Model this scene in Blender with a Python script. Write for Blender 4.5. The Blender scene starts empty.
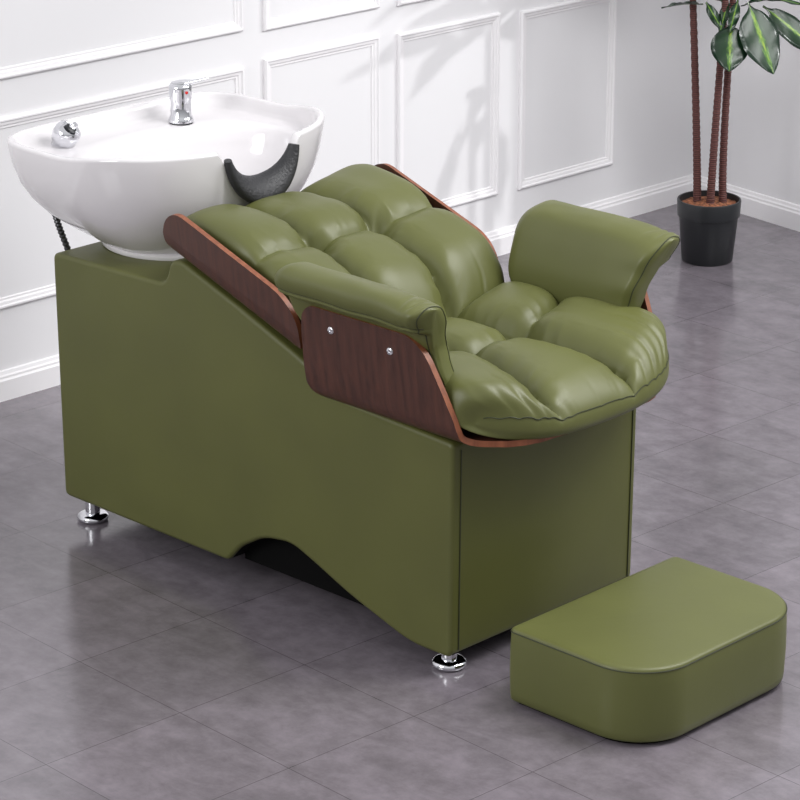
import bpy, bmesh, math, random
from mathutils import Vector, Matrix, noise
random.seed(7)
PI = math.pi
sc = bpy.context.scene
COL = sc.collection

# ------------------------------------------------------------------ helpers
def lin(c):
    return tuple((x/255/12.92 if x/255 <= .04045 else ((x/255+.055)/1.055)**2.4) for x in c) + (1,)

def obj(name, bm, mats, parent=None, smooth=True, weld=0):
    if weld:
        bmesh.ops.remove_doubles(bm, verts=bm.verts, dist=weld)
    bmesh.ops.recalc_face_normals(bm, faces=bm.faces)
    me = bpy.data.meshes.new(name)
    bm.to_mesh(me); bm.free()
    if not isinstance(mats, (list, tuple)): mats = [mats]
    for m in mats: me.materials.append(m)
    if smooth:
        for p in me.polygons: p.use_smooth = True
        me.set_sharp_from_angle(angle=math.radians(50))
    o = bpy.data.objects.new(name, me); COL.objects.link(o)
    if parent is not None:
        o.parent = parent
        w = parent
        off = Vector((0, 0, 0))
        while w: off += w.location; w = w.parent
        for v in me.vertices: v.co -= off
    return o

def thing(name, label, cat, loc=(0, 0, 0), group=None):
    o = bpy.data.objects.new(name, None); COL.objects.link(o)
    o.location = loc; o.empty_display_size = .1
    o['label'] = label; o['category'] = cat
    if group: o['group'] = group
    return o

def struct(name, bm, mats, smooth=False):
    o = obj(name, bm, mats, None, smooth); o['kind'] = 'structure'; return o

def box(bm, lo, hi, mi=0):
    vs = [bm.verts.new((x, y, z)) for x in (lo[0], hi[0]) for y in (lo[1], hi[1]) for z in (lo[2], hi[2])]
    for f in ((0, 1, 3, 2), (4, 6, 7, 5), (0, 4, 5, 1), (2, 3, 7, 6), (0, 2, 6, 4), (1, 5, 7, 3)):
        bm.faces.new([vs[i] for i in f]).material_index = mi

def grid(bm, rows, close_u=False, close_v=False, mi=0):
    V = [[bm.verts.new(p) for p in r] for r in rows]
    n, m = len(V), len(V[0])
    for i in range(n if close_u else n-1):
        for j in range(m if close_v else m-1):
            a, b, c, d = V[i][j], V[(i+1) % n][j], V[(i+1) % n][(j+1) % m], V[i][(j+1) % m]
            try: bm.faces.new((a, b, c, d)).material_index = mi
            except ValueError: pass
    return V

def cap(bm, ring, mi=0):
    try: bm.faces.new(ring).material_index = mi
    except ValueError: pass

def lathe(bm, prof, c=(0, 0, 0), axis=Vector((0, 0, 1)), n=48, mi=0):
    q = Vector((0, 0, 1)).rotation_difference(Vector(axis).normalized())
    rows = []
    for r, z in prof:
        rows.append([Vector(c) + q @ Vector((max(r, 1e-5)*math.cos(2*PI*k/n), max(r, 1e-5)*math.sin(2*PI*k/n), z)) for k in range(n)])
    V = grid(bm, rows, close_v=True, mi=mi)
    cap(bm, V[0], mi); cap(bm, V[-1], mi)

def tube(bm, pts, r, n=8, mi=0, closed=False):
    pts = [Vector(p) for p in pts]
    rows = []; N = None
    m = len(pts)
    for i, p in enumerate(pts):
        a = pts[(i-1) % m] if (closed or i > 0) else p
        b = pts[(i+1) % m] if (closed or i < m-1) else p
        t = (b-a).normalized()
        if N is None:
            N = t.orthogonal().normalized()
        else:
            N = (N - t*N.dot(t)).normalized()
        B = t.cross(N)
        rr = r(i/(m-1)) if callable(r) else r
        rows.append([p + (N*math.cos(2*PI*k/n) + B*math.sin(2*PI*k/n))*rr for k in range(n)])
    V = grid(bm, rows, close_u=closed, close_v=True, mi=mi)
    if not closed:
        cap(bm, V[0], mi); cap(bm, V[-1], mi)

def interp(tab, t):
    if t <= tab[0][0]: return tab[0][1]
    for (a, va), (b, vb) in zip(tab, tab[1:]):
        if t <= b:
            s = (t-a)/(b-a)
            return va + (vb-va)*s
    return tab[-1][1]

def sm(t): t = max(0, min(1, t)); return t*t*(3-2*t)
def sinterp(tab, t):
    if t <= tab[0][0]: return tab[0][1]
    for (a, va), (b, vb) in zip(tab, tab[1:]):
        if t <= b: return va + (vb-va)*sm((t-a)/(b-a))
    return tab[-1][1]

def round_path(pts, seg=8):
    """pts: list of (x, y, r) -> rounded polyline in 2D"""
    out = []
    for i, (x, y, r) in enumerate(pts):
        P = Vector((x, y))
        if r == 0 or i in (0, len(pts)-1): out.append(P); continue
        A = Vector(pts[i-1][:2]) - P; B = Vector(pts[i+1][:2]) - P
        ang = A.angle(B)
        d = min(r/math.tan(ang/2), A.length*.49, B.length*.49)
        a = P + A.normalized()*d; b = P + B.normalized()*d
        for k in range(seg+1):
            t = k/seg
            out.append(a*(1-t)**2 + P*2*t*(1-t) + b*t*t)
    return out

def resample(pts, n):
    L = [0]
    for a, b in zip(pts, pts[1:]): L.append(L[-1] + (b-a).length)
    out = []; j = 0
    for i in range(n):
        s = L[-1]*i/(n-1)
        while j < len(L)-2 and L[j+1] < s: j += 1
        t = (s-L[j])/max(L[j+1]-L[j], 1e-9)
        out.append(pts[j].lerp(pts[j+1], min(1, t)))
    return out

# ------------------------------------------------------------------ materials
def mat(name):
    m = bpy.data.materials.new(name); m.use_nodes = True
    nt = m.node_tree; b = nt.nodes['Principled BSDF']
    return m, nt, b

def N(nt, kind, **kw):
    n = nt.nodes.new(kind)
    for k, v in kw.items():
        if k in n.inputs.keys(): n.inputs[k].default_value = v
        else: setattr(n, k, v)
    return n

def ramp(nt, stops):
    r = nt.nodes.new('ShaderNodeValToRGB')
    e = r.color_ramp.elements
    while len(e) < len(stops): e.new(.5)
    for i, (p, c) in enumerate(stops): e[i].position = p; e[i].color = c
    return r

def simple(name, col, rough=.5, metal=0, coat=0, spec=.5, bump=0, bscale=200):
    m, nt, b = mat(name)
    b.inputs['Base Color'].default_value = lin(col); b.inputs['Roughness'].default_value = rough
    b.inputs['Metallic'].default_value = metal; b.inputs['Coat Weight'].default_value = coat
    b.inputs['Specular IOR Level'].default_value = spec
    if bump:
        tc = N(nt, 'ShaderNodeTexCoord'); n = N(nt, 'ShaderNodeTexNoise', Scale=bscale, Detail=3.0)
        bp = N(nt, 'ShaderNodeBump', Strength=bump, Distance=.002)
        nt.links.new(tc.outputs['Object'], n.inputs['Vector']); nt.links.new(n.outputs[0], bp.inputs['Height'])
        nt.links.new(bp.outputs[0], b.inputs['Normal'])
    return m

def leather(name, col, rough=.42):
    m, nt, b = mat(name)
    tc = N(nt, 'ShaderNodeTexCoord')
    big = N(nt, 'ShaderNodeTexNoise', Scale=4.0, Detail=2.0)
    nt.links.new(tc.outputs['Object'], big.inputs['Vector'])
    c1 = lin(tuple(x*.96 for x in col)); c2 = lin(tuple(min(255, x*1.03) for x in col))
    r = ramp(nt, [(.3, c1), (.7, c2)])
    nt.links.new(big.outputs[0], r.inputs[0]); nt.links.new(r.outputs[0], b.inputs['Base Color'])
    v = N(nt, 'ShaderNodeTexVoronoi', Scale=700.0)
    nt.links.new(tc.outputs['Object'], v.inputs['Vector'])
    n2 = N(nt, 'ShaderNodeTexNoise', Scale=14.0, Detail=3.0)
    nt.links.new(tc.outputs['Object'], n2.inputs['Vector'])
    b1 = N(nt, 'ShaderNodeBump', Strength=.06, Distance=.0006)
    b2 = N(nt, 'ShaderNodeBump', Strength=.10, Distance=.006)
    nt.links.new(v.outputs['Distance'], b1.inputs['Height'])
    nt.links.new(n2.outputs[0], b2.inputs['Height'])
    nt.links.new(b1.outputs[0], b2.inputs['Normal']); nt.links.new(b2.outputs[0], b.inputs['Normal'])
    b.inputs['Roughness'].default_value = rough
    b.inputs['Specular IOR Level'].default_value = .45
    return m

def wood(name, dark, light, rough=.38):
    m, nt, b = mat(name)
    tc = N(nt, 'ShaderNodeTexCoord'); mp = N(nt, 'ShaderNodeMapping')
    mp.inputs['Scale'].default_value = (75, 75, 5)
    mp.inputs['Rotation'].default_value = (0, math.radians(-4), 0)
    n = N(nt, 'ShaderNodeTexNoise', Scale=1.0, Detail=5.0, Roughness=.62, Distortion=.6)
    w = N(nt, 'ShaderNodeTexWave', Scale=.16, Distortion=7.0, Detail=2.0)
    w.wave_type = 'BANDS'; w.bands_direction = 'X'
    mx = N(nt, 'ShaderNodeMix'); mx.data_type = 'FLOAT'; mx.inputs[0].default_value = .3
    nt.links.new(tc.outputs['Object'], mp.inputs['Vector'])
    nt.links.new(mp.outputs[0], n.inputs['Vector']); nt.links.new(mp.outputs[0], w.inputs['Vector'])
    mx.inputs[0].default_value = .12; nt.links.new(n.outputs[0], mx.inputs[2]); nt.links.new(w.outputs[0], mx.inputs[3])
    r = ramp(nt, [(.25, lin(dark)), (.75, lin(light))])
    nt.links.new(mx.outputs[0], r.inputs[0]); nt.links.new(r.outputs[0], b.inputs['Base Color'])
    b.inputs['Roughness'].default_value = rough
    bp = N(nt, 'ShaderNodeBump', Strength=.12, Distance=.001)
    nt.links.new(n.outputs[0], bp.inputs['Height']); nt.links.new(bp.outputs[0], b.inputs['Normal'])
    return m

M = {}
M['leather'] = leather('olive_leather', (92, 95, 51), .43)
M['leather_side'] = leather('olive_leather_base', (86, 88, 44), .45)
M['piping'] = simple('dark_olive_seam', (50, 54, 30), .6)
M['thread'] = simple('olive_thread', (150, 152, 108), .6)
M['shade_plinth'] = simple('black_shade_plinth', (10, 10, 10), .95, spec=.1)  # black painted in for shade under the base; also colours the plinth
M['wood'] = wood('walnut_veneer', (54, 30, 23), (86, 51, 39))
M['wood_edge'] = wood('plywood_edge', (104, 56, 36), (150, 90, 60), .45)
M['ceramic'] = simple('white_ceramic', (221, 218, 220), .14, coat=.6)
M['chrome'] = simple('chrome', (225, 226, 230), .08, 1)
M['rubber'] = simple('black_gel_rubber', (38, 38, 41), .5, bump=.9, bscale=160)
M['black'] = simple('black_plastic', (26, 28, 31), .42)
M['red'] = simple('red_dot', (190, 30, 25), .4)
M['hose'] = simple('hose_steel', (92, 92, 94), .35, .9)
M['wall'] = simple('white_wall_paint', (231, 230, 232), .6, bump=.03, bscale=60)
M['trimw'] = simple('white_trim_paint', (238, 236, 238), .45)

# floor: large polished grey slate-like tiles
m, nt, b = mat('grey_floor_tiles'); M['floor'] = m
tc = N(nt, 'ShaderNodeTexCoord')
mp = N(nt, 'ShaderNodeMapping'); mp.inputs['Rotation'].default_value = (0, 0, math.radians(2.6))
mp.inputs['Location'].default_value = (.262+.335*.0, .507, 0)
nt.links.new(tc.outputs['Object'], mp.inputs['Vector'])
br = N(nt, 'ShaderNodeTexBrick'); br.offset = 0.0
br.inputs['Scale'].default_value = 1.0; br.inputs['Mortar Size'].default_value = .0011
br.inputs['Brick Width'].default_value = .335; br.inputs['Row Height'].default_value = .335
br.inputs['Mortar Smooth'].default_value = .6
br.inputs['Color1'].default_value = lin((122, 115, 122)); br.inputs['Color2'].default_value = lin((116, 110, 116))
br.inputs['Mortar'].default_value = lin((80, 75, 80))
nt.links.new(mp.outputs[0], br.inputs['Vector'])
mp2 = N(nt, 'ShaderNodeMapping'); mp2.inputs['Scale'].default_value = (3.0, 6.5, 1); mp2.inputs['Rotation'].default_value = (0, 0, -.77)
nt.links.new(tc.outputs['Object'], mp2.inputs['Vector'])
n1 = N(nt, 'ShaderNodeTexNoise', Scale=1.6, Detail=9.0, Roughness=.68, Distortion=.7)
nt.links.new(mp2.outputs[0], n1.inputs['Vector'])
rp = ramp(nt, [(.3, (.70, .69, .70, 1)), (.5, (.92, .91, .92, 1)), (.72, (1.12, 1.1, 1.13, 1))])
nt.links.new(n1.outputs[0], rp.inputs[0])
mm = N(nt, 'ShaderNodeMix'); mm.data_type = 'RGBA'; mm.blend_type = 'MULTIPLY'; mm.inputs[0].default_value = .8
nt.links.new(br.outputs['Color'], mm.inputs[6]); nt.links.new(rp.outputs[0], mm.inputs[7])
n3 = N(nt, 'ShaderNodeTexNoise', Scale=13.0, Detail=8.0, Roughness=.7)
nt.links.new(tc.outputs['Object'], n3.inputs['Vector'])
rp3 = ramp(nt, [(.35, (.76, .76, .76, 1)), (.65, (1.18, 1.18, 1.18, 1))])
nt.links.new(n3.outputs[0], rp3.inputs[0])
m3 = N(nt, 'ShaderNodeMix'); m3.data_type = 'RGBA'; m3.blend_type = 'MULTIPLY'; m3.inputs[0].default_value = .8
nt.links.new(mm.outputs[2], m3.inputs[6]); nt.links.new(rp3.outputs[0], m3.inputs[7])
nt.links.new(m3.outputs[2], b.inputs['Base Color'])
rr = ramp(nt, [(.3, (.22,)*3+(1,)), (.7, (.13,)*3+(1,))])
nt.links.new(n1.outputs[0], rr.inputs[0]); nt.links.new(rr.outputs[0], b.inputs['Roughness'])
bp = N(nt, 'ShaderNodeBump', Strength=.12, Distance=.004)
nt.links.new(n1.outputs[0], bp.inputs['Height']); nt.links.new(bp.outputs[0], b.inputs['Normal'])
b.inputs['Specular IOR Level'].default_value = .9

# plant materials
m, nt, b = mat('leaf_green'); M['leaf'] = m
uv = N(nt, 'ShaderNodeUVMap'); sp = N(nt, 'ShaderNodeSeparateXYZ')
nt.links.new(uv.outputs[0], sp.inputs[0])
ns = N(nt, 'ShaderNodeTexNoise', Scale=9.0, Detail=4.0); nt.links.new(uv.outputs[0], ns.inputs['Vector'])
ad = N(nt, 'ShaderNodeMath', operation='MULTIPLY_ADD'); ad.inputs[1].default_value = .5; ad.inputs[2].default_value = -.25
nt.links.new(ns.outputs[0], ad.inputs[0])
a2 = N(nt, 'ShaderNodeMath', operation='ADD'); nt.links.new(sp.outputs[0], a2.inputs[0]); nt.links.new(ad.outputs[0], a2.inputs[1])
rp = ramp(nt, [(.0, lin((138, 164, 50))), (.06, lin((84, 128, 38))), (.18, lin((24, 60, 27))), (.9, lin((12, 38, 22)))])
nt.links.new(a2.outputs[0], rp.inputs[0]); nt.links.new(rp.outputs[0], b.inputs['Base Color'])
b.inputs['Roughness'].default_value = .28
m, nt, b = mat('trunk_bark'); M['trunk'] = m
tc = N(nt, 'ShaderNodeTexCoord'); wv = N(nt, 'ShaderNodeTexWave', Scale=52.0, Distortion=4.0, Detail=2.0)
wv.bands_direction = 'Z'
nt.links.new(tc.outputs['Object'], wv.inputs['Vector'])
rp = ramp(nt, [(.2, lin((66, 36, 34))), (.8, lin((104, 60, 54)))])
nt.links.new(wv.outputs[0], rp.inputs[0]); nt.links.new(rp.outputs[0], b.inputs['Base Color'])
bp = N(nt, 'ShaderNodeBump', Strength=.5, Distance=.003); nt.links.new(wv.outputs[0], bp.inputs['Height'])
nt.links.new(bp.outputs[0], b.inputs['Normal']); b.inputs['Roughness'].default_value = .7
m, nt, b = mat('coco_soil'); M['soil'] = m
tc = N(nt, 'ShaderNodeTexCoord'); n1 = N(nt, 'ShaderNodeTexNoise', Scale=110.0, Detail=5.0)
nt.links.new(tc.outputs['Object'], n1.inputs['Vector'])
rp = ramp(nt, [(.3, lin((50, 28, 20))), (.7, lin((176, 112, 78)))])
nt.links.new(n1.outputs[0], rp.inputs[0]); nt.links.new(rp.outputs[0], b.inputs['Base Color'])
b.inputs['Roughness'].default_value = .95

# ------------------------------------------------------------------ camera
F = 2850.0
th = math.atan(1020/F); a = math.radians(44.3)
h = Vector((-math.sin(a), math.cos(a), 0)); R = Vector((math.cos(a), math.sin(a), 0))
FW = h*math.cos(th) - Vector((0, 0, math.sin(th)))
UP = h*math.sin(th) + Vector((0, 0, math.cos(th)))
cd = bpy.data.cameras.new('camera'); cam = bpy.data.objects.new('camera', cd); COL.objects.link(cam)
cd.sensor_width = 36; cd.lens = F/800*36; cd.clip_end = 50
mw = Matrix((R, UP, -FW)).transposed().to_4x4(); mw.translation = Vector((3.67834, -3.91810, 2.54))
cam.matrix_world = mw
sc.camera = cam

# ------------------------------------------------------------------ the room
K = Vector((-1.975, 3.261, 0))
WD = (Vector((-2.036, .422, 0)) - K).normalized()       # along the back wall, away from the corner
RD = (Vector((-1.488, 3.194, 0)) - K).normalized()      # along the right wall, away from the corner
WN = Vector((-WD.y, WD.x, 0)); WN = WN if WN.x > 0 else -WN
RN = Vector((-RD.y, RD.x, 0)); RN = RN if RN.y < 0 else -RN
H = 2.7
def frame_box(bm, D, Nn, t0, t1, z0, z1, d0, d1):
    vs = [bm.verts.new(K + D*t + Nn*d + Vector((0, 0, z))) for t in (t0, t1) for d in (d0, d1) for z in (z0, z1)]
    for f in ((0, 1, 3, 2), (4, 6, 7, 5), (0, 4, 5, 1), (2, 3, 7, 6), (0, 2, 6, 4), (1, 5, 7, 3)):
        bm.faces.new([vs[i] for i in f])
bm = bmesh.new(); box(bm, (-2.4, -6.2, -.1), (6.2, 3.5, 0)); struct('floor', bm, M['floor'])
bm = bmesh.new(); frame_box(bm, WD, WN, -.15, 6.0, 0, H, -.15, 0); struct('wall_back', bm, M['wall'])
bm = bmesh.new(); frame_box(bm, RD, RN, 0, .80, 0, H, -.15, 0); struct('wall_right', bm, M['wall'])

def sweep_line(bm, D, Nn, t0, t1, prof):
    rows = [[K + D*t + Nn*d + Vector((0, 0, z)) for d, z in prof] for t in (t0, t1)]
    V = grid(bm, rows, close_v=True); cap(bm, V[0]); cap(bm, V[1])
bprof = [(.0, 0), (.016, 0), (.016, .055), (.012, .060), (.012, .066), (.008, .070), (.006, .078), (0, .080)]
bm = bmesh.new(); sweep_line(bm, WD, WN, 0, 6.0, bprof); struct('baseboard_back', bm, M['trimw'])
bm = bmesh.new(); sweep_line(bm, RD, RN, .016, .80, bprof); struct('baseboard_right', bm, M['trimw'])

mprof = [(0, 0), (0, .008), (.004, .012), (.008, .012), (.011, .008), (.018, .007), (.022, .004), (.027, .004), (.029, 0)]
def moulding(name, D, Nn, t0, t1, z0, z1):
    bm = bmesh.new(); rows = []
    for s, e in mprof:
        rows.append([K + D*t + Nn*e + Vector((0, 0, z)) for t, z in ((t0+s, z0+s), (t1-s, z0+s), (t1-s, z1-s), (t0+s, z1-s))])
    grid(bm, rows, close_v=True)
    struct(name, bm, M['trimw'])
cols = [(.415, .850), (.943, 1.371), (1.446, 1.890), (1.966, 2.90), (2.98, 3.91)]
k = 1
for i, (t0, t1) in enumerate(cols):
    moulding('trim_%d' % k, WD, WN, t0, t1, (.190, .194, .215, .250, .250)[i], (.747, .758, .766, .757, .757)[i]); k += 1
    moulding('trim_%d' % k, WD, WN, t0, t1, (.84, .84, .846, .858, .858)[i], 2.2); k += 1

# ------------------------------------------------------------------ shampoo chair
W = .584
CH = thing('shampoo_chair', 'olive green padded shampoo chair with walnut shells and attached white wash basin', 'shampoo chair', (-.55, .29, 0))

# base
prof = [(-1.250, .067, .018), (-1.257, .662, .018), (-.868, .672, .025), (-.848, .728, .018), (-.815, .735, .02),
        (-.62, .668, .03), (-.44, .600, .03), (-.32, .540, .04), (.004, .523, .016), (0, .046, .02),
        (-.120, .046, .04), (-.30, .100, .06), (-.40, .140, .05), (-.478, .168, .03), (-.565, .155, .03), (-.64, .112, .02), (-.682, .066, .014)]
n = len(prof)
out = []
for i, (x, z, r) in enumerate(prof):
    P = Vector((x, z)); A = Vector(prof[i-1][:2])-P; B = Vector(prof[(i+1) % n][:2])-P
    ang = A.angle(B)
    if ang > 3.1: out.append(P); continue
    d = min(r, A.length*.45, B.length*.45)
    aa = P+A.normalized()*d; bb = P+B.normalized()*d
    for q in range(7):
        t = q/6; out.append(aa*(1-t)**2 + P*2*t*(1-t) + bb*t*t)
cx, cz = -.55, .35
def inset(P, e):
    # crude inward offset by polygon normals
    return P
m_ = len(out)
def offs(e):
    res = []
    for i, P in enumerate(out):
        A = out[i-1]; B = out[(i+1) % m_]
        t = (B-A)
        if t.length < 1e-9: res.append(P); continue
        t.normalize(); nn = Vector((-t.y, t.x))
        res.append(P + nn*e)
    for _ in range(6):
        for i in range(m_):
            j = (i+1) % m_
            if (res[j]-res[i]).dot(out[j]-out[i]) < 0:
                mid = (res[i]+res[j])/2; res[i] = mid; res[j] = mid.copy()
    return res
# orientation test
area = sum(out[i-1].x*out[i].y - out[i].x*out[i-1].y for i in range(m_))
sgn = 1 if area > 0 else -1
bm = bmesh.new(); rows = []
rad = .010
for q in range(5):
    t = q/4*PI/2
    y = rad*(1-math.sin(t)); e = rad*(1-math.cos(t))
    rows.insert(0, (y, e)) if False else rows.append((rad - rad*math.sin(t), rad*(1-math.cos(t))))
secs = [(y, e) for (y, e) in rows][::-1]           # y from 0 (inset rad) to rad (no inset)
secs = [(0.0, rad)] + [(rad*(1-math.cos(q/5*PI/2)), rad*(1-math.sin(q/5*PI/2))) for q in range(1, 6)]
full = secs + [(W-y, e) for (y, e) in reversed(secs)]
R3 = []
for y, e in full:
    pts = offs(e*sgn)
    R3.append([Vector((p.x, y, p.y)) for p in pts])
V = grid(bm, R3, close_v=True)
for vr, yy in ((V[0], 0.0), (V[-1], W)):
    ins = []; uniq = []
    for p in offs((rad+.003)*sgn):
        if ins and (Vector((p.x, yy, p.y))-ins[-1].co).length < 2e-5: ins.append(ins[-1])
        else:
            v_ = bm.verts.new((p.x, yy, p.y)); ins.append(v_); uniq.append(v_)
    for i in range(m_):
        q4 = [vr[i], vr[(i+1) % m_], ins[(i+1) % m_], ins[i]]
        if q4[2] is q4[3]: q4 = q4[:3]
        try: bm.faces.new(q4)
        except ValueError: pass
    bm.faces.new(uniq)
bmesh.ops.recalc_face_normals(bm, faces=bm.faces)
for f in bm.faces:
    if f.normal.z < -.35 and f.calc_center_median().z < .25 and .01 < f.calc_center_median().y < W-.01: f.material_index = 1  # underside faces coloured black so the notch looks shaded
base = obj('base', bm, [M['leather_side'], M['shade_plinth']], CH)
for p in base.data.polygons:
    if abs(p.normal.y) > .999: p.use_smooth = False
bm = bmesh.new(); box(bm, (-.672, .045, .062), (-.27, W-.045, .30)); obj('notch_shade_block', bm, M['shade_plinth'], CH, smooth=False)  # black block added in the hollow base, stands in for its shade
# seams on the base
def seam(pts, r=.0014):
    bm = bmesh.new(); tube(bm, pts, r, 6); obj('seam', bm, M['piping'], base)
seam([(.0012+.004*(z-.046)/.477, .024, z) for z in (.06, .2, .35, .505)], .0013)
seam([(.0012+.004*(z-.046)/.477, W-.018, z) for z in (.06, .2, .35, .505)], .0013)
seam([(-1.240+.38*t, .0105, .6565+.010*t) for t in (0, .25, .5, .75, 1)], .0014)
seam([(-.852, .011, .68), (-.842, .011, .722), (-.815, .011, .7275), (-.70, .011, .691), (-.62, .011, .662), (-.44, .011, .594)], .0016)

# legs
for x, y in ((-.049, .049), (-.049, W-.049), (-1.212, .053), (-1.212, W-.053)):
    bm = bmesh.new()
    lathe(bm, [(.0, .012), (.0175, .012), (.0175, .075), (0, .075)], (x, y, 0), n=36)
    lg = obj('leg', bm, M['chrome'], CH); 
    bm = bmesh.new()
    lathe(bm, [(.0, 0), (.030, 0), (.036, .003), (.038, .008), (.036, .014), (.030, .0175), (.022, .019), (0, .019)], (x, y, 0), n=48)
    obj('foot_disc', bm, M['chrome'], lg)

# ---- bent plywood shells
def shell(name, arc, lo, hi, tofn, th, nj=40):
    """arc: resampled 2D path (across, up); lo/hi(i,frac)->extent; tofn(along, across, up)->world"""
    bm = bmesh.new(); n = len(arc)
    nor = []
    for i in range(n):
        A = arc[max(i-1, 0)]; B = arc[min(i+1, n-1)]; t = (B-A).normalized(); nor.append(Vector((-t.y, t.x)))
    def rows(off):
        rs = []
        for i in range(n):
            p = arc[i] + nor[i]*off; a0, a1 = lo(arc[i], i), hi(arc[i], i)
            rs.append([tofn(a0 + (a1-a0)*j/(nj-1), p.x, p.y) for j in range(nj)])
        return rs
    A = grid(bm, rows(0)); B = grid(bm, rows(th))
    def strip(l1, l2):
        for k in range(len(l1)-1):
            f = bm.faces.new((l1[k], l1[k+1], l2[k+1], l2[k])); f.material_index = 1
    strip([r[0] for r in A], [r[0] for r in B]); strip([r[-1] for r in A], [r[-1] for r in B])
    strip(A[0], B[0]); strip(A[-1], B[-1])
    return obj(name, bm, [M['wood'], M['wood_edge']], CH)

def corner(h, Hh, r):
    """inset of a rounded corner: h height, top Hh, radius r"""
    d = h-(Hh-r)
    if d <= 0: return 0
    d = min(d, r)
    return r*(1-math.sqrt(max(0, 1-(d/r)**2)))

# seat shell: path across y
TOP = .748
half = [(-.052, TOP, 0), (-.036, .620, .03), (-.022, .529, .085), (.10, .529, .02), (.292, .529, 0)]
near = round_path(half, 10)
far = [Vector((W-p.x, p.y)) for p in near[::-1]][1:]
arc = resample(near + far, 150)
# denser sampling near rounded tops
def densify(arc, k=14, span=6):
    out = list(arc)
    head = resample(arc[:span], k*2); tail = resample(arc[-span:], k*2)
    return head + arc[span:-span] + tail
arc = densify(arc)
def hi_seat(p, i):
    yy = abs(p.x-W/2)
    front = interp([(0, .143), (.06, .143), (.12, .137), (.17, .134), (.21, .122), (.24, .104), (.262, .080), (.285, .056), (.31, .040)], yy)
    if p.x > W/2 and yy > .2: front -= .044*sm((yy-.12)/.14)
    if p.y > .56:
        front = interp([(.545, .044), (.585, .034), (.64, .010), (.70, -.020), (.73, -.042), (TOP, -.05)], p.y)
    elif p.y > .531:
        s = (p.y-.531)/(.56-.531)
        front = front*(1-s) + .040*s
    return front - corner(p.y, TOP, .034)*1.3
def lo_seat(p, i):
    back = -.385
    if p.y > .53 and abs(p.x-W/2) > .25: back = interp([(.53, -.352), (.545, -.380), (.565, -.391), (.60, -.392), (.69, -.388), (TOP, -.378)], p.y)
    else: back = -.30
    return back + corner(p.y, TOP, .036)
SS = shell('seat_shell', arc, lo_seat, hi_seat, lambda al, y, z: Vector((al, y, z)), .013)

# screws
for px, pz in ((-.298, .706), (-.128, .701)):
    for side in (0, 1):
        yy = -.0465 if side == 0 else W+.0465
        bm = bmesh.new(); s = -1 if side == 0 else 1
        lathe(bm, [(0, -.003), (.0085, -.003), (.0085, .001), (.007, .0028), (.0035, .0030), (.003, .0016), (0, .0016)], (px, yy, pz), (0, s, 0), n=24)
        obj('screw', bm, M['chrome'], SS)

# back shell
O = Vector((-.43, 0, .622)); d_ = Vector((-.9455, 0, .3257)); n_ = Vector((.3257, 0, .9455))
HT = .098
half = [(-.026, HT, 0), (-.018, .03, .02), (-.004, -.008, .035), (.07, -.008, .02), (.292, -.008, 0)]
near = round_path(half, 10)
far = [Vector((W-p.x, p.y)) for p in near[::-1]][1:]
arc = densify(resample(near+far, 140), 18, 10)
def lo_b(p, i):
    return corner(p.y, HT, .085)*1.3 + (.0 if p.y > .0 else .02)
def hi_b(p, i):
    v = .452 - (.012 if p.x > W/2 else 0)
    if p.y < .03 and abs(p.x-W/2) > .2: v -= corner(.03-p.y, .045, .045)
    return v - corner(p.y, HT, .055)
BS = shell('back_shell', arc, lo_b, hi_b, lambda al, y, z: O + d_*al + n_*z + Vector((0, y, 0)), .012)

# ---- tufted cushions
def edgef(u, p=5.0, q=.5): return max(0, 1-abs(u)**p)**q
def puff(s):                       # s: 0 at the seam, 1 mid cell
    return 1-(1-min(1, s))**2.9
def seamd(v, seams, lo, hi):
    """normalised distance to nearest inner seam within its cell"""
    e = [lo]+seams+[hi]
    for k in range(len(e)-1):
        if v <= e[k+1] or k == len(e)-2:
            a0, b0 = e[k], e[k+1]; half = (b0-a0)/2
            dl = (v-a0) if a0 != lo else 9
            dr = (b0-v) if b0 != hi else 9
            return min(dl, dr)/half, k
    return 1, 0

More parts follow.
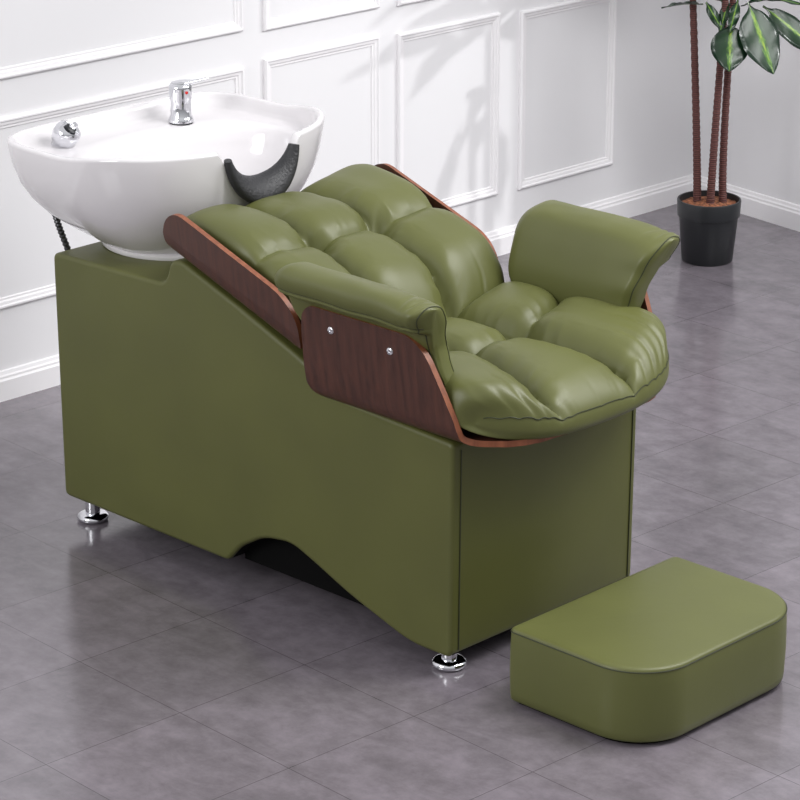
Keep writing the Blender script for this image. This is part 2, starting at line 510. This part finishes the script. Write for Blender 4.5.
def cushion(name, world, useams, vseams, Ht, Hb, Lu, Lv, nu, nv, pucks, parent, cellamp, seed, colw=1.0, roww=.5, mat_=None, flat_front=0, pu=7.0, pv=7.0):
    """world(u,v,top offset)->Vector; u,v in [-1,1]"""
    def samp(n):
        r = []
        for i in range(n):
            t = -1+2*i/(n-1)
            r.append(.72*t + .28*math.sin(t*PI/2))
        r = [math.copysign(1-(1-abs(x))**1.25, x) for x in r]
        return r
    U = samp(nu); Vv = samp(nv)
    cross = [(us, vs) for us in useams for vs in vseams]
    def top(u, v0):
        v = v0 + (flat_front*(.17-.10*(v0+.345)/.68)*sm(u)*(1-v0*v0) if flat_front else 0)
        E = (edgef(u, pu, .5) * edgef(v0, pv, .5))
        wob = .012*noise.noise(Vector((u*2.3+seed, v*2.1, 3.1)))
        dmv = min(abs(v+wob*2-x_) for x_ in vseams)*Lv; dmu = min(abs(u+wob*2-x_) for x_ in useams)*Lu
        su, ku = seamd(u + wob*2, useams, -1, 1); sv, kv = seamd(v + wob*2, vseams, -1, 1)
        pv_ = 1-colw*(1-.65*flat_front*sm((u-.78)/.18))*(1-(.55*puff(sv*1.05)+.45*(1-math.exp(-dmv/.020)))); pu_ = 1-min(.92, roww+.45*math.exp(-(dmv/.030)**2))*(1-(.5*puff(su*1.25)+.5*(1-math.exp(-dmu/.016))))
        hgt = pv_*pu_*cellamp.get((ku, kv), 1)
        # crossings pulled down with radial folds
        fold = 0
        for (us, vs) in cross:
            du = (u-us)*Lu; dv = (v-vs)*Lv; d = math.hypot(du, dv)
            if d < .16:
                an = math.atan2(dv, du)
                hgt -= .75*math.exp(-(d/.026)**2)*hgt
                rg = random.Random(int(seed*10+vs*100))
                for q_ in range(7):
                    a0 = q_*2*PI/7 + rg.uniform(-.35, .35); wd = rg.uniform(.10, .20); ln = rg.uniform(.022, .05); dp = rg.uniform(.005, .011)
                    dd = (an-a0+PI) % (2*PI) - PI
                    fold -= dp*math.exp(-(dd/wd)**2)*(1-math.exp(-(d/.012)**2))*math.exp(-(d/ln)**2)
                    fold += dp*.5*math.exp(-((dd-.38)/(wd*1.2))**2)*(1-math.exp(-(d/.015)**2))*math.exp(-(d/ln)**2)
        # fine wrinkles running away from the column seams
        if sv < .5:
            al = u*Lu
            wr = .25-abs(noise.noise(Vector((al*24, kv*3.7+seed+(3 if (v+wob*2) > (vseams[0] if kv == 0 else vseams[-1]) else 0), sv*.6))))*1.6
            fold += .013*wr*math.exp(-sv/.26)*min(1, sv*7)
        if su < .6 and useams:
            al = v*Lv
            wr = .25-abs(noise.noise(Vector((al*22, ku*5.1+seed*2, su*.6))))*1.6
            fold += .011*wr*math.exp(-su/.26)*min(1, su*7)
        fold += .0035*noise.noise(Vector((u*Lu*9, v*Lv*9, seed)))
        for (pvv, w, dep, reach) in pucks:
            if u > 0:
                x_ = (v0-pvv)/w
                if abs(x_) < 3: fold -= dep*math.exp(-x_*x_)*math.exp(-((1-u)/reach)**1.3)
        return (Ht*hgt)*E + fold*min(1, E*1.5)
    bm = bmesh.new()
    T = [[world(u, v, top(u, v)) for v in Vv] for u in U]
    def bot(u, v): return -Hb*(edgef(u, 8, .5)*edgef(v, 8, .5))
    B = [[world(u, v, bot(u, v)) for v in Vv] for u in U]
    grid(bm, T); grid(bm, B)
    o = obj(name, bm, mat_ or M['leather'], parent, weld=.0006)
    return o, top

# seat cushion
def seat_plan(u, v):
    # superellipse-like plan with a bowed front
    yc = .296 + .008*u
    av = abs(v)
    xf = .165 - .060*av**3.2 - (.045*(v**6))
    if v > 0: xf += .0
    xb = -.375
    hw = .275 + .048*sm((u+.1)/.9) - .028*sm((u-.80)/.20)**2
    x = xb + (xf-xb)*(u+1)/2
    return x, yc + hw*v*(1-.022*sm(v*2))
def seat_world(u, v, t):
    x, y = seat_plan(u, v)
    mid = .578 + .024*abs(v)**2.4 - .010*max(0, u) + .02*max(0, -u)*0
    if v > 0: mid += .012*v*v
    # sides hug the shell, front droops
    zz = mid - .016*sm((u-.72)/.28)
    xx = x + (.012 if t > 0 else -.014)*sm((u-.8)/.2)*(1-abs(u))*0
    return Vector((xx, y, zz + t))
pk = [(-.90, .03, .010, .16), (-.80, .025, .008, .14), (-.68, .03, .012, .22), (-.60, .02, .007, .12), (-.40, .03, .006, .10), (-.50, .04, .012, .4),
      (.27, .04, .010, .4), (.42, .025, .009, .16), (.53, .02, .010, .26), (.62, .03, .010, .18), (.71, .025, .012, .28), (.80, .02, .009, .18), (.87, .03, .012, .24), (.95, .02, .008, .14), (-.1, .02, .003, .1), (.12, .02, .003, .1)]
SC, stop_ = cushion('seat_cushion', seat_world, [-.22], [-.345, .335], .074, .038, .26, .30, 150, 190, pk, CH, {(0,0):1.15,(0,2):1.15,(1,0):1.1,(1,2):1.2}, 1.7, colw=.66, roww=.45, flat_front=1, pv=15)

# stitched seam round the front of the seat cushion
bm = bmesh.new(); pts = []
for i in range(120):
    v = -.97 + 1.94*i/119
    u = .984
    t = stop_(u, v)
    p = seat_world(u, v, t) + Vector((.0012, 0, .0006))
    pts.append(p)
tube(bm, pts, .0011, 6)
obj('seam', bm, M['piping'], SC)

# back cushion
Ob = Vector((-.355, 0, .640)); db = Vector((-.947, 0, .321)); nb = Vector((.321, 0, .947))
def back_world(u, v, t):
    # u: -1 top end (near basin) ... +1 bottom end
    s = (.520)*(1-u)/2
    s += .012*(1-abs(v)**3)*(-1 if u > 0 else 1)*abs(u)
    hw = .286 + .002*u - .02*sm((abs(u)-.8)/.2) - .010*math.exp(-((u+.02)/.12)**2)
    y = .294 + hw*v
    zz = .010*sm((v-.6)/.4) + .010*sm((v-.5)/.5)*sm(-u) + .012 + .022*abs(v)**2.6
    zz -= .055*sm((u-.45)/.55)**1.3 * 1.0
    zz -= .046*sm((-u-.25)/.75)*(1-.35*abs(v))
    return Ob + db*s + nb*(zz+t) + Vector((0, y, 0))
pkb = [(-.345, .05, .02, .3), (.335, .05, .02, .3), (-.7, .02, .006, .15), (.7, .02, .005, .15)]
BC, btop = cushion('back_cushion', back_world, [-.02], [-.345, .335], .072, .034, .26, .29, 150, 190, pkb, CH, {}, 5.3, colw=.62, roww=.40)
bm = bmesh.new()
for vs in ((-.33, -.96), (.33, .96)):
    pass
bm.free()

# ---- arm pads: closed section swept along x
sec = [(.040, .650), (.042, .700), (.040, .745), (.036, .785), (.026, .818), (.006, .834), (-.022, .841), (-.050, .837), (-.068, .823),
       (-.073, .806), (-.070, .790), (-.0655, .784), (-.0655, .776), (-.048, .768), (-.032, .758), (-.024, .72), (-.016, .66), (-.005, .642), (.02, .640)]
def crom(P, n):
    out = []; m = len(P)
    for i in range(m):
        p0, p1, p2, p3 = [Vector(P[(i+k) % m]) for k in (-1, 0, 1, 2)]
        for q in range(n):
            t = q/n
            out.append(.5*((2*p1)+(-p0+p2)*t+(2*p0-5*p1+4*p2-p3)*t*t+(-p0+3*p1-3*p2+p3)*t**3))
    return out
SEC = crom(sec, 5)
def arm_pad(side):
    bm = bmesh.new(); rows = []
    nx = 110
    cen = Vector((-.012, .745))
    ph = 2.0 if side > 0 else 9.0
    for i in range(nx):
        t = i/(nx-1); tt = .5-.5*math.cos(t*PI)      # denser at ends
        x = -.398 + .404*tt
        dl = (x+.398); dr = (.006-x)
        e = 1.0
        if dl < .05: e = math.sqrt(max(0, 1-((.05-dl)/.05)**2))
        if dr < .022: e = min(e, math.sqrt(max(0, 1-((.022-dr)/.022)**2)))
        row = []
        for q, p in enumerate(SEC):
            # shrink the pad towards its ends, mostly in thickness
            dx = p.x-cen.x; dz = p.y-cen.y
            ex = .12+.88*e
            ez = .80+.20*e if dl < .05 else .93+.07*e
            y = cen.x + dx*ex; z = cen.y + dz*ez
            fz = max(0, min(1, (p.y-.65)/.2))
            # rear corners rounded in side view, front edge leaning forward at the top
            xx = x
            if dl < .2: xx += 0
            k = sm((x+.05)/.085)
            xx += (.045*fz**1.2 - .018*(1-fz))*sm((x+.398)/.43)
            if dl < .09:
                r = .075; top_d = max(0, fz*.2-(.2-r)); 
                xx += r*(1-math.sqrt(max(0, 1-(min(1, top_d/r))**2)))*(1-dl/.09)**1.0*.9
                bd = max(0, (.05-fz*.2)); xx += .025*(bd/.05)**2*(1-dl/.09)
            z -= .020*sm((fz-.5)/.5)*sm((x+.12)/.16)*.6      # top drops a little towards the front
            z += .0022*noise.noise(Vector((x*14, y*30, ph)))
            # gathers at the front end
            if fz > .55:
                for xc, dp_, tl in ((-.028, .0045, .10), (-.052, .0035, -.16), (-.012, .003, .05)):
                    z -= dp_*math.exp(-((x-xc-tl*(p.x+.03))/.0045)**2)*sm((fz-.55)/.2)*math.exp(-((p.x+.035)/.03)**2)
            w = math.exp(-((dr-.0)/.05)**2)
            y += .0022*math.sin(z*95+ph)*w
            z += .0030*noise.noise(Vector((x*30, y*30, ph+4)))*w
            y -= .030*sm((fz-.1)/.9)
            if side < 0: y -= .016*fz; xx -= .034*min(1, fz*3)
            if side > 0: xx += .028*(1-sm((x+.398)/.22))
            if side > 0: y = W - y
            row.append(Vector((xx, y, z)))
        rows.append(row)
    V = grid(bm, rows, close_v=True); cap(bm, V[0]); cap(bm, V[-1])
    o = obj('armrest', bm, M['leather'], CH)
    # seam under the roll on the outer side and round the front end
    b2 = bmesh.new()
    q = 10*5+2
    tube(b2, [rows[i][q] + Vector((0, 0, .001)) for i in range(8, nx-6)], .0015, 6)
    obj('seam', b2, M['piping'], o)
    b2 = bmesh.new()
    ring = [rows[nx-10][k_] for k_ in range(0, len(SEC))]
    cc = sum(ring, Vector())/len(ring)
    tube(b2, [p + (p-cc).normalized()*.0006 for p in ring], .0013, 6, closed=True)
    obj('seam', b2, M['piping'], o)
    return o
arm_pad(-1); arm_pad(1)

# ------------------------------------------------------------------ basin
BX, BY = -1.115, .283
def plan(phi, k=0):
    c, s = math.cos(phi), math.sin(phi)
    ax = .268 if c > 0 else .290
    nexp = 2.25 if c > 0 else 2.25 + (3.2*k if k else 0) * min(1, -c*2.2)
    bx = .350
    r = (abs(c/ax)**nexp + abs(s/bx)**nexp)**(-1/nexp)
    return r*c, r*s
def notch(y):
    w = .112
    a_ = abs(y)/w
    if a_ >= 1.18: return 0
    if a_ < 1: return max(math.sqrt(max(0, 1-a_**2.2)), 0)*.97 + .0
    return 0
def smooth_notch(y):
    return (notch(y-.012)+notch(y-.006)+notch(y)+notch(y+.006)+notch(y+.012))/5
def rim_z(phi):
    x, y = plan(phi, 1)
    z = .918 + .020*sm((x+.05)/.2)
    if x > 0: z -= .120*smooth_notch(y)
    return z
phis = []
k = 0
n1 = 150
for i in range(260):
    t = i/260*2 - 1                     # -1..1 -> dense near 0
    phis.append(PI*(.45*t + .55*t**3))
ext = [(.672, .0), (.672, .50), (.676, .555), (.690, .605), (.715, .700), (.745, .800), (.780, .880), (.815, .935), (.850, .968), (.880, .988), (.905, .998)]
# exterior levels expressed as fraction between foot and rim
rows = []
Z0 = .672
for z, s in ext:
    fr = (z-Z0)/(.905-Z0)
    row = []
    for ph in phis:
        x, y = plan(ph, sm((s-.45)/.5)); rz = rim_z(ph)-.008
        zz = Z0 + (.905-Z0)*fr
        # near the notch, clamp below the lip and keep wall position of that height
        if rz < .90:
            zz = Z0 + (rz-Z0)*fr
            ss = interp([(a_, b_) for a_, b_ in ext[1:]], zz) if fr > 0 else s
            if s > .5: sc_ = ss
            else: sc_ = s
        else:
            zz = Z0 + (rz-Z0)*fr; sc_ = s
        fx = .72+.28*min(1, max(0, (sc_-.5)/.5)) if False else 1
        row.append(Vector((BX + x*sc_ - .0*(1-sc_), BY + y*sc_, zz)))
    rows.append(row)
# lip
def lip(dx, dz):
    r = []
    for i, ph in enumerate(phis):
        p = rows_outer[i]
        c = Vector((BX, BY, 0)); d = Vector((p.x-c.x, p.y-c.y, 0)); L = d.length
        r.append(Vector((c.x, c.y, p.z+dz)) + d*((L-dx)/L))
    return r
rows_outer = rows[-1]
lips = [lip(.000, .004), lip(.003, .007), lip(.008, .009), lip(.014, .008), lip(.018, .004), lip(.021, -.003)]
rows += lips
inner0 = lips[-1]
# interior rings: towards a bowl offset to the front, with a shelf for the taps at the rear
def inner(s, fshift, zc):
    r = []
    for i, ph in enumerate(phis):
        p = inner0[i]
        c, s_ = math.cos(ph), math.sin(ph)
        ex, ey = (.215 if c > 0 else .185)*c*s + .035, .275*s_*s
        q = Vector((BX+ex, BY+ey, 0))
        base_ = Vector((p.x, p.y, 0)).lerp(q, fshift)
        z = min(zc, p.z-.004-.02*fshift)
        r.append(Vector((base_.x, base_.y, z)))
    return r
rows += [inner(1, .06, .898), inner(1, .12, .888), inner(1, .25, .8835), inner(1, .62, .8815), inner(1, .86, .880), inner(1, .97, .874), inner(.985, 1, .864),
         inner(.96, 1, .84), inner(.90, 1, .80), inner(.80, 1, .765), inner(.62, 1, .738), inner(.38, 1, .725), inner(.12, 1, .720)]
bm = bmesh.new(); V = grid(bm, rows, close_v=True); cap(bm, V[-1])
bmesh.ops.remove_doubles(bm, verts=bm.verts, dist=1e-5)
BA = obj('basin', bm, M['ceramic'], CH)
# foot flange
bm = bmesh.new()
def ell(rx, ry, z): return [Vector((BX+rx*math.cos(2*PI*k/96), BY+ry*math.sin(2*PI*k/96), z)) for k in range(96)]
V = grid(bm, [ell(.188, .196, .6655), ell(.192, .200, .669), ell(.192, .200, .677), ell(.186, .194, .681), ell(.14, .15, .6815)], close_v=True)
cap(bm, V[0]); cap(bm, V[-1])
obj('foot_flange', bm, M['ceramic'], BA)

# neck rest: crescent pad draped over the notch
bm = bmesh.new(); rows = []
nn = 61
xe = BX + .256
for i in range(nn):
    t = -1+2*i/(nn-1)
    ang = t*math.radians(82)
    y = BY + .106*math.sin(ang)
    zb = .940 - .134*math.cos(ang)**.9
    wdt = .014 + .050*math.cos(ang)**1.1*1.0          # pad height (towards centre of the U)
    ey = -math.sin(ang)*.6; ez = math.cos(ang)*.5+.5
    xo = xe - .010*(1-math.cos(ang))
    row = []
    for q in range(20):
        a_ = 2*PI*q/20
        # section in plane spanned by x and inward normal
        u = math.cos(a_)*(.024*(.4+.6*math.cos(ang))); v = math.sin(a_)
        vv = (v*.5+.5)*wdt - .006
        xx = xo + u + .016 - .45*max(0, vv)*(1) 
        nrm = Vector((0, -math.sin(ang)*.75, math.cos(ang))).normalized()
        row.append(Vector((xx, y, zb)) + nrm*vv)
    rows.append(row)
V = grid(bm, rows, close_v=True); cap(bm, V[0]); cap(bm, V[-1])
obj('neck_rest', bm, M['rubber'], CH)['label'] = 'black textured rubber neck rest'

# faucet
FX, FY, FZ = -1.295, .435, .8815
FA = bmesh.new()
lathe(FA, [(0, .003), (.030, .003), (.030, .008), (.0275, .014), (.025, .018), (.0245, .054), (.0255, .0545), (.0255, .057), (.0268, .0575), (.0275, .084), (.027, .090), (.023, .095), (0, .097)], (FX, FY, FZ), n=48)
fa = obj('faucet', FA, M['chrome'], CH)
bm = bmesh.new(); lathe(bm, [(0, -.001), (.0285, -.001), (.0285, .004), (0, .004)], (FX, FY, FZ), n=48)
obj('gasket', bm, M['black'], fa)
bm = bmesh.new()
dirv = (R*.95 + h*.25).normalized(); sd = Vector((-dirv.y, dirv.x, 0))
rows = []
for t, hw, zz, tk in ((-.020, .012, .094, .006), (0, .020, .096, .007), (.015, .017, .097, .006), (.028, .010, .097, .005), (.042, .006, .099, .004), (.062, .0045, .102, .0035), (.070, .001, .103, .001)):
    c = Vector((FX, FY, FZ+zz)) + dirv*t
    rows.append([c + sd*hw*math.cos(2*PI*q/16) + Vector((0, 0, tk*math.sin(2*PI*q/16))) for q in range(16)])
V = grid(bm, rows, close_v=True); cap(bm, V[0]); cap(bm, V[-1])
obj('faucet_handle', bm, M['chrome'], fa)
bm = bmesh.new()
ax = (-h*.75 + R*.55).normalized()
lathe(bm, [(0, 0), (.0038, 0), (.0038, .0035), (.003, .0042), (0, .0042)], Vector((FX, FY, FZ+.077))+ax*.025, ax, n=20)
obj('indicator', bm, M['red'], fa)

# shower head lying in its socket
SX, SY, SZ = -1.335, .095, .884
bm = bmesh.new()
axv = (R*.55 - h*.35 + Vector((0, 0, .75))).normalized()
base_p = Vector((SX, SY, SZ))
lathe(bm, [(0, -.012), (.015, -.012), (.019, .006), (.026, .012), (.031, .026), (.032, .040), (.029, .052), (.021, .058), (.018, .056), (0, .055)], base_p, axv, n=40)
sh_ = obj('shower_head', bm, M['chrome'], CH)
bm = bmesh.new()
tipc = base_p + axv*.055
lathe(bm, [(0, 0), (.013, 0), (.013, .004), (.010, .006), (0, .006)], tipc, axv, n=28)
obj('spray_plate', bm, M['black'], sh_)
bm = bmesh.new()
lathe(bm, [(0, 0), (.0075, 0), (.0075, .012), (.006, .014), (0, .014)], tipc+Vector((0, 0, .004))+R*.003, (axv+R*.5).normalized(), n=24)
obj('nozzle', bm, M['chrome'], sh_)

# hose under the basin, behind the pedestal
bm = bmesh.new()
P0, P1, P2, P3 = Vector((-1.30, .050, .80)), Vector((-1.305, .02, .735)), Vector((-1.290, .10, .64)), Vector((-1.275, .13, .42))
pts = []
for i in range(140):
    t = i/139
    pts.append(P0*(1-t)**3 + P1*3*t*(1-t)**2 + P2*3*t*t*(1-t) + P3*t**3)
tube(bm, pts, lambda t: .0072 + .0011*math.sin(t*139*PI*.5), 12)
obj('hose', bm, M['hose'], CH)

# ------------------------------------------------------------------ footstool
OT = thing('footstool', 'low olive green leather footstool with rounded front corners on the floor', 'footstool', (.34, .262, 0))
def dplan(e, n=14):
    """plan outline with inset e"""
    pts = []
    x0, x1, y0, y1 = .160, .522, .000, .530
    def arc_(cx, cy, r, a0, a1):
        for k in range(n+1):
            t = math.radians(a0+(a1-a0)*k/n)
            pts.append((cx+(r-e)*math.cos(t), cy+(r-e)*math.sin(t)))
    arc_(x0+.016, y0+.016, .016, 180, 270)
    arc_(x1-.125, y0+.125, .125, 270, 360)
    arc_(x1-.125, y1-.125, .125, 0, 90)
    arc_(x0+.016, y1-.016, .016, 90, 180)
    return pts
bm = bmesh.new(); rows = []
for z, e in ((.010, .012), (.010, .004), (.014, .0005), (.03, -.001), (.08, -.0025), (.13, -.0015), (.160, .0), (.1655, .0014), (.1685, .0042), (.1700, .010)):
    rows.append([Vector((x, y, z)) for x, y in dplan(e)])
V = grid(bm, rows, close_v=True); cap(bm, V[0])
# domed top
cxx, cyy = .34, .262
prev = rows[-1]; tr = []
for k in range(1, 14):
    f = 1-k/14
    tr.append([Vector((cxx+(p.x-cxx)*f, cyy+(p.y-cyy)*f, .1700+.0045*(1-f**2.5))) for p in prev])
tr.append([Vector((cxx+(p.x-cxx)*.01, cyy+(p.y-cyy)*.01, .1745)) for p in prev])
V2 = grid(bm, [prev]+tr, close_v=True); cap(bm, V2[-1])
oc = obj('padded_body', bm, M['leather'], OT, weld=1e-5)
bm = bmesh.new(); tube(bm, [Vector((x, y, .1625)) for x, y in dplan(-.0002)], .0014, 6, closed=True)
obj('seam', bm, M['piping'], oc)
bm = bmesh.new(); V = grid(bm, [[Vector((x, y, z)) for x, y in dplan(.018)] for z in (0, .012)], close_v=True); cap(bm, V[0]); cap(bm, V[1])
obj('plinth', bm, M['shade_plinth'], OT)

# ------------------------------------------------------------------ plant
PC = Vector((-1.497, 2.733, 0))
PL = thing('potted_plant', 'tall artificial plant with three ringed trunks in a black pot by the corner', 'plant', PC)
bm = bmesh.new()
lathe(bm, [(0, 0), (.074, 0), (.078, .004), (.090, .142), (.0955, .144), (.0975, .190), (.096, .194), (.091, .194), (.088, .160), (0, .158)], PC, n=64)
obj('pot', bm, M['black'], PL)
bm = bmesh.new(); rows = []
for k in range(1, 16):
    r = .0885*k/15
    rows.append([PC + Vector((r*math.cos(2*PI*q/60), r*math.sin(2*PI*q/60), .176+.010*(1-k/15)+.006*noise.noise(Vector((r*90*math.cos(2*PI*q/60), r*90*math.sin(2*PI*q/60), 1))))) for q in range(60)])
V = grid(bm, rows, close_v=True); cap(bm, V[0])
obj('soil', bm, M['soil'], PL)

def pl_at(px, py, depth=0):
    """point on the vertical plane through the pot (used only to lay out the plant)"""
    d = FW + R*((px-400)/F) - UP*((py-400)/F)
    C0 = Vector((3.67834, -3.91810, 2.54))
    t = ((PC-C0).dot(h)+depth)/d.dot(h)
    return C0 + d*t

def leaf(bm, uvl, p0, dirn, L, Wd, droop, roll=0, fold=.25, face=False):
    if face: fold = min(fold, .14)
    d = Vector(dirn).normalized()
    side = d.cross(h + UP*-.3) if face else d.cross(Vector((0, 0, 1)))
    if side.length < .1: side = R.copy()
    side.normalize()
    side = Matrix.Rotation(roll, 3, d) @ side
    up = side.cross(d).normalized()
    nL, nW = 18, 8
    cur = Vector(p0); rows = []
    petiole = .10
    for i in range(nL+1):
        t = i/nL
        dd = (d + Vector((0, 0, -1))*droop*t*1.5).normalized()
        if i: cur = cur + dd*(L/nL)
        u_ = side.cross(dd).normalized()
        tt = max(0, (t-petiole)/(1-petiole))
        w = Wd*.5*(max(0, math.sin(PI*min(1, tt**.8)))**.75 if tt > 0 else 0) + .0035*(1-t)
        if t > .98: w = .0008
        row = []
        for j in range(nW+1):
            s = -1+2*j/nW
            row.append((cur + side*s*w + u_*(abs(s)**1.3*w*fold + .003*math.sin(t*17+s*3)*abs(s)), (abs(s), t)))
        rows.append(row)
    Vt = [[bm.verts.new(p) for p, _ in r] for r in rows]
    Vb = [[bm.verts.new(p + Vector((0, 0, -.0012))) for p, _ in r] for r in rows]
    for Vx, flip in ((Vt, 0), (Vb, 1)):
        for i in range(nL):
            for j in range(nW):
                idx = [(i, j), (i+1, j), (i+1, j+1), (i, j+1)]
                if flip: idx = idx[::-1]
                f = bm.faces.new([Vx[a_][b_] for a_, b_ in idx])
                for lp, (a_, b_) in zip(f.loops, idx): lp[uvl].uv = rows[a_][b_][1]
    m1 = len(rows)
    for i in range(nL):
        for j in (0, nW):
            f = bm.faces.new((Vt[i][j], Vt[i+1][j], Vb[i+1][j], Vb[i][j]))
            for lp in f.loops: lp[uvl].uv = (.9, i/nL)

def leaf_set(specs, parent, name='foliage'):
    bm = bmesh.new(); uvl = bm.loops.layers.uv.new('UVMap')
    for s in specs: leaf(bm, uvl, *s)
    me = bpy.data.meshes.new(name); bm.to_mesh(me); bm.free()
    me.materials.append(M['leaf'])
    for p in me.polygons: p.use_smooth = True
    o = bpy.data.objects.new(name, me); COL.objects.link(o); o.parent = parent
    off = Vector((0, 0, 0)); w = parent
    while w: off += w.location; w = w.parent
    for v in me.vertices: v.co -= off
    return o

tr = []
for (b0, mid, top, dep) in (((697, 207), (696, 110), (691, -60), .03), ((710, 209), (716, 120), (727, -20), -.02), ((723, 208), (725, 120), (738, -70), .02)):
    A, Bm, Cc = pl_at(*b0, dep*.6), pl_at(*mid, dep), pl_at(*top, dep)
    A.z = .172
    pts = []
    for i in range(161):
        t = i/160
        Q = Bm*2 - (A+Cc)*.5
        pts.append(A*(1-t)**2 + Q*2*t*(1-t) + Cc*t*t)
    bm = bmesh.new(); tube(bm, pts, lambda t: .0125 - .0025*t + .0007*math.sin(t*160*PI*.5), 14)
    t_ = obj('trunk', bm, M['trunk'], PL); tr.append((t_, Cc))

def sdir(rx, uy, hz):    # right, up, towards the camera
    return R*rx + Vector((0, 0, uy)) - h*hz
cr = random.Random(4)
# crown of the left trunk: mostly above the frame, one leaf drops into view on the left
T1 = pl_at(691, -12, .03)
S = [(pl_at(703, 4, .0), sdir(-1, .10, .25), .13, .05, .18, .2),
     (pl_at(700, -6, .02), sdir(1, -.12, .5), .10, .045, .2)]
for k in range(9):
    an = 2*PI*k/9 + cr.uniform(-.2, .2)
    S.append((T1 + Vector((0, 0, cr.uniform(.10, .25))), Vector((math.cos(an), math.sin(an), cr.uniform(.25, 1.1))), cr.uniform(.26, .38), cr.uniform(.085, .12), cr.uniform(.35, .75)))
leaf_set(S, tr[0][0])
# crown of the middle trunk: the broad leaves seen at the top of the picture
c2 = pl_at(730, 5, -.02)
S = [(pl_at(731, 22, -.05), sdir(-.06, -1, .55), .150, .112, .05, .1, .12, True),
     (pl_at(738, 0, -.05), sdir(-.25, -.9, .3), .10, .030, .1, 0, .2, True),
     (pl_at(706, 2, -.03), sdir(.5, -.8, .2), .10, .026, .0, 0, .2, True),
     (pl_at(728, 2, -.02), sdir(-.25, -.8, .35), .10, .03, .1)]
for k in range(7):
    an = 2*PI*k/7 + cr.uniform(-.2, .2)
    S.append((pl_at(727, -20, -.02) + Vector((0, 0, cr.uniform(.12, .22))), Vector((math.cos(an), math.sin(an), cr.uniform(.2, 1.1))), cr.uniform(.24, .34), cr.uniform(.085, .11), cr.uniform(.3, .7)))
leaf_set(S, tr[1][0])
S = [(pl_at(748, 2, -.06), sdir(.36, -.9, .35), .225, .118, .05, -.25, .15, True),
     (pl_at(763, 6, .05), sdir(1, -.72, .0), .24, .075, .10, -.3, .2, True),
     (pl_at(742, -4, .02), sdir(1, .05, .2), .18, .05, .2, .2, .2),
     (pl_at(741, 6, -.02), sdir(.7, .35, .2), .12, .03, .3)]
for k in range(8):
    an = 2*PI*k/8 + cr.uniform(-.2, .2)
    S.append((tr[2][1] + Vector((0, 0, cr.uniform(.08, .18))), Vector((math.cos(an), math.sin(an), cr.uniform(.2, 1.1))), cr.uniform(.26, .36), cr.uniform(.085, .12), cr.uniform(.3, .7)))
leaf_set(S, tr[2][0])

# ------------------------------------------------------------------ light
def area(name, loc, target, size, power, col=(1, 1, 1), sy=None):
    l = bpy.data.lights.new(name, 'AREA'); l.shape = 'RECTANGLE'; l.size = size; l.size_y = sy or size
    l.energy = power; l.color = col
    o = bpy.data.objects.new(name, l); COL.objects.link(o); o.location = loc
    o.rotation_euler = (Vector(target)-Vector(loc)).to_track_quat('-Z', 'Y').to_euler()
    return o
area('overhead_softbox', (1.25, 1.1, 3.1), (.1, .3, .2), 1.5, 78)
area('left_softbox', (-.9, -4.2, 2.5), (-.8, .4, .6), 1.8, 78)
area('right_softbox', (2.4, 3.6, 3.2), (-.3, 1.5, 0), 1.8, 62)
area('wall_fill', (-.95, 1.5, 2.75), (-2.0, 1.5, .5), .25, 2.5, sy=3.6)  # unseen fill light added to brighten the back wall
l = bpy.data.lights.new('spot_lamp', 'SPOT'); l.energy = 560; l.spot_size = math.radians(19); l.spot_blend = .8; l.shadow_soft_size = .07
o = bpy.data.objects.new('spot_lamp', l); COL.objects.link(o); o.location = (2.2, 6.35, 3.15)
o.rotation_euler = (Vector((-2.0, 1.9, .4))-o.location).to_track_quat('-Z', 'Y').to_euler()

w = bpy.data.worlds.new('world'); sc.world = w; w.use_nodes = True
nt = w.node_tree; bg = nt.nodes['Background']; bg.inputs[1].default_value = .60
tc = N(nt, 'ShaderNodeTexCoord'); sp = N(nt, 'ShaderNodeSeparateXYZ'); nt.links.new(tc.outputs['Generated'], sp.inputs[0])
rp = ramp(nt, [(.0, (.35, .35, .36, 1)), (.10, (.52, .52, .54, 1)), (.42, (1.10, 1.10, 1.12, 1)), (.8, (1.1, 1.1, 1.12, 1))])
nt.links.new(sp.outputs[2], rp.inputs[0]); nt.links.new(rp.outputs[0], bg.inputs[0])

vs = sc.view_settings
vs.view_transform = 'Standard'; vs.look = 'None'; vs.gamma = 1; vs.exposure = .15; vs.use_curve_mapping = False
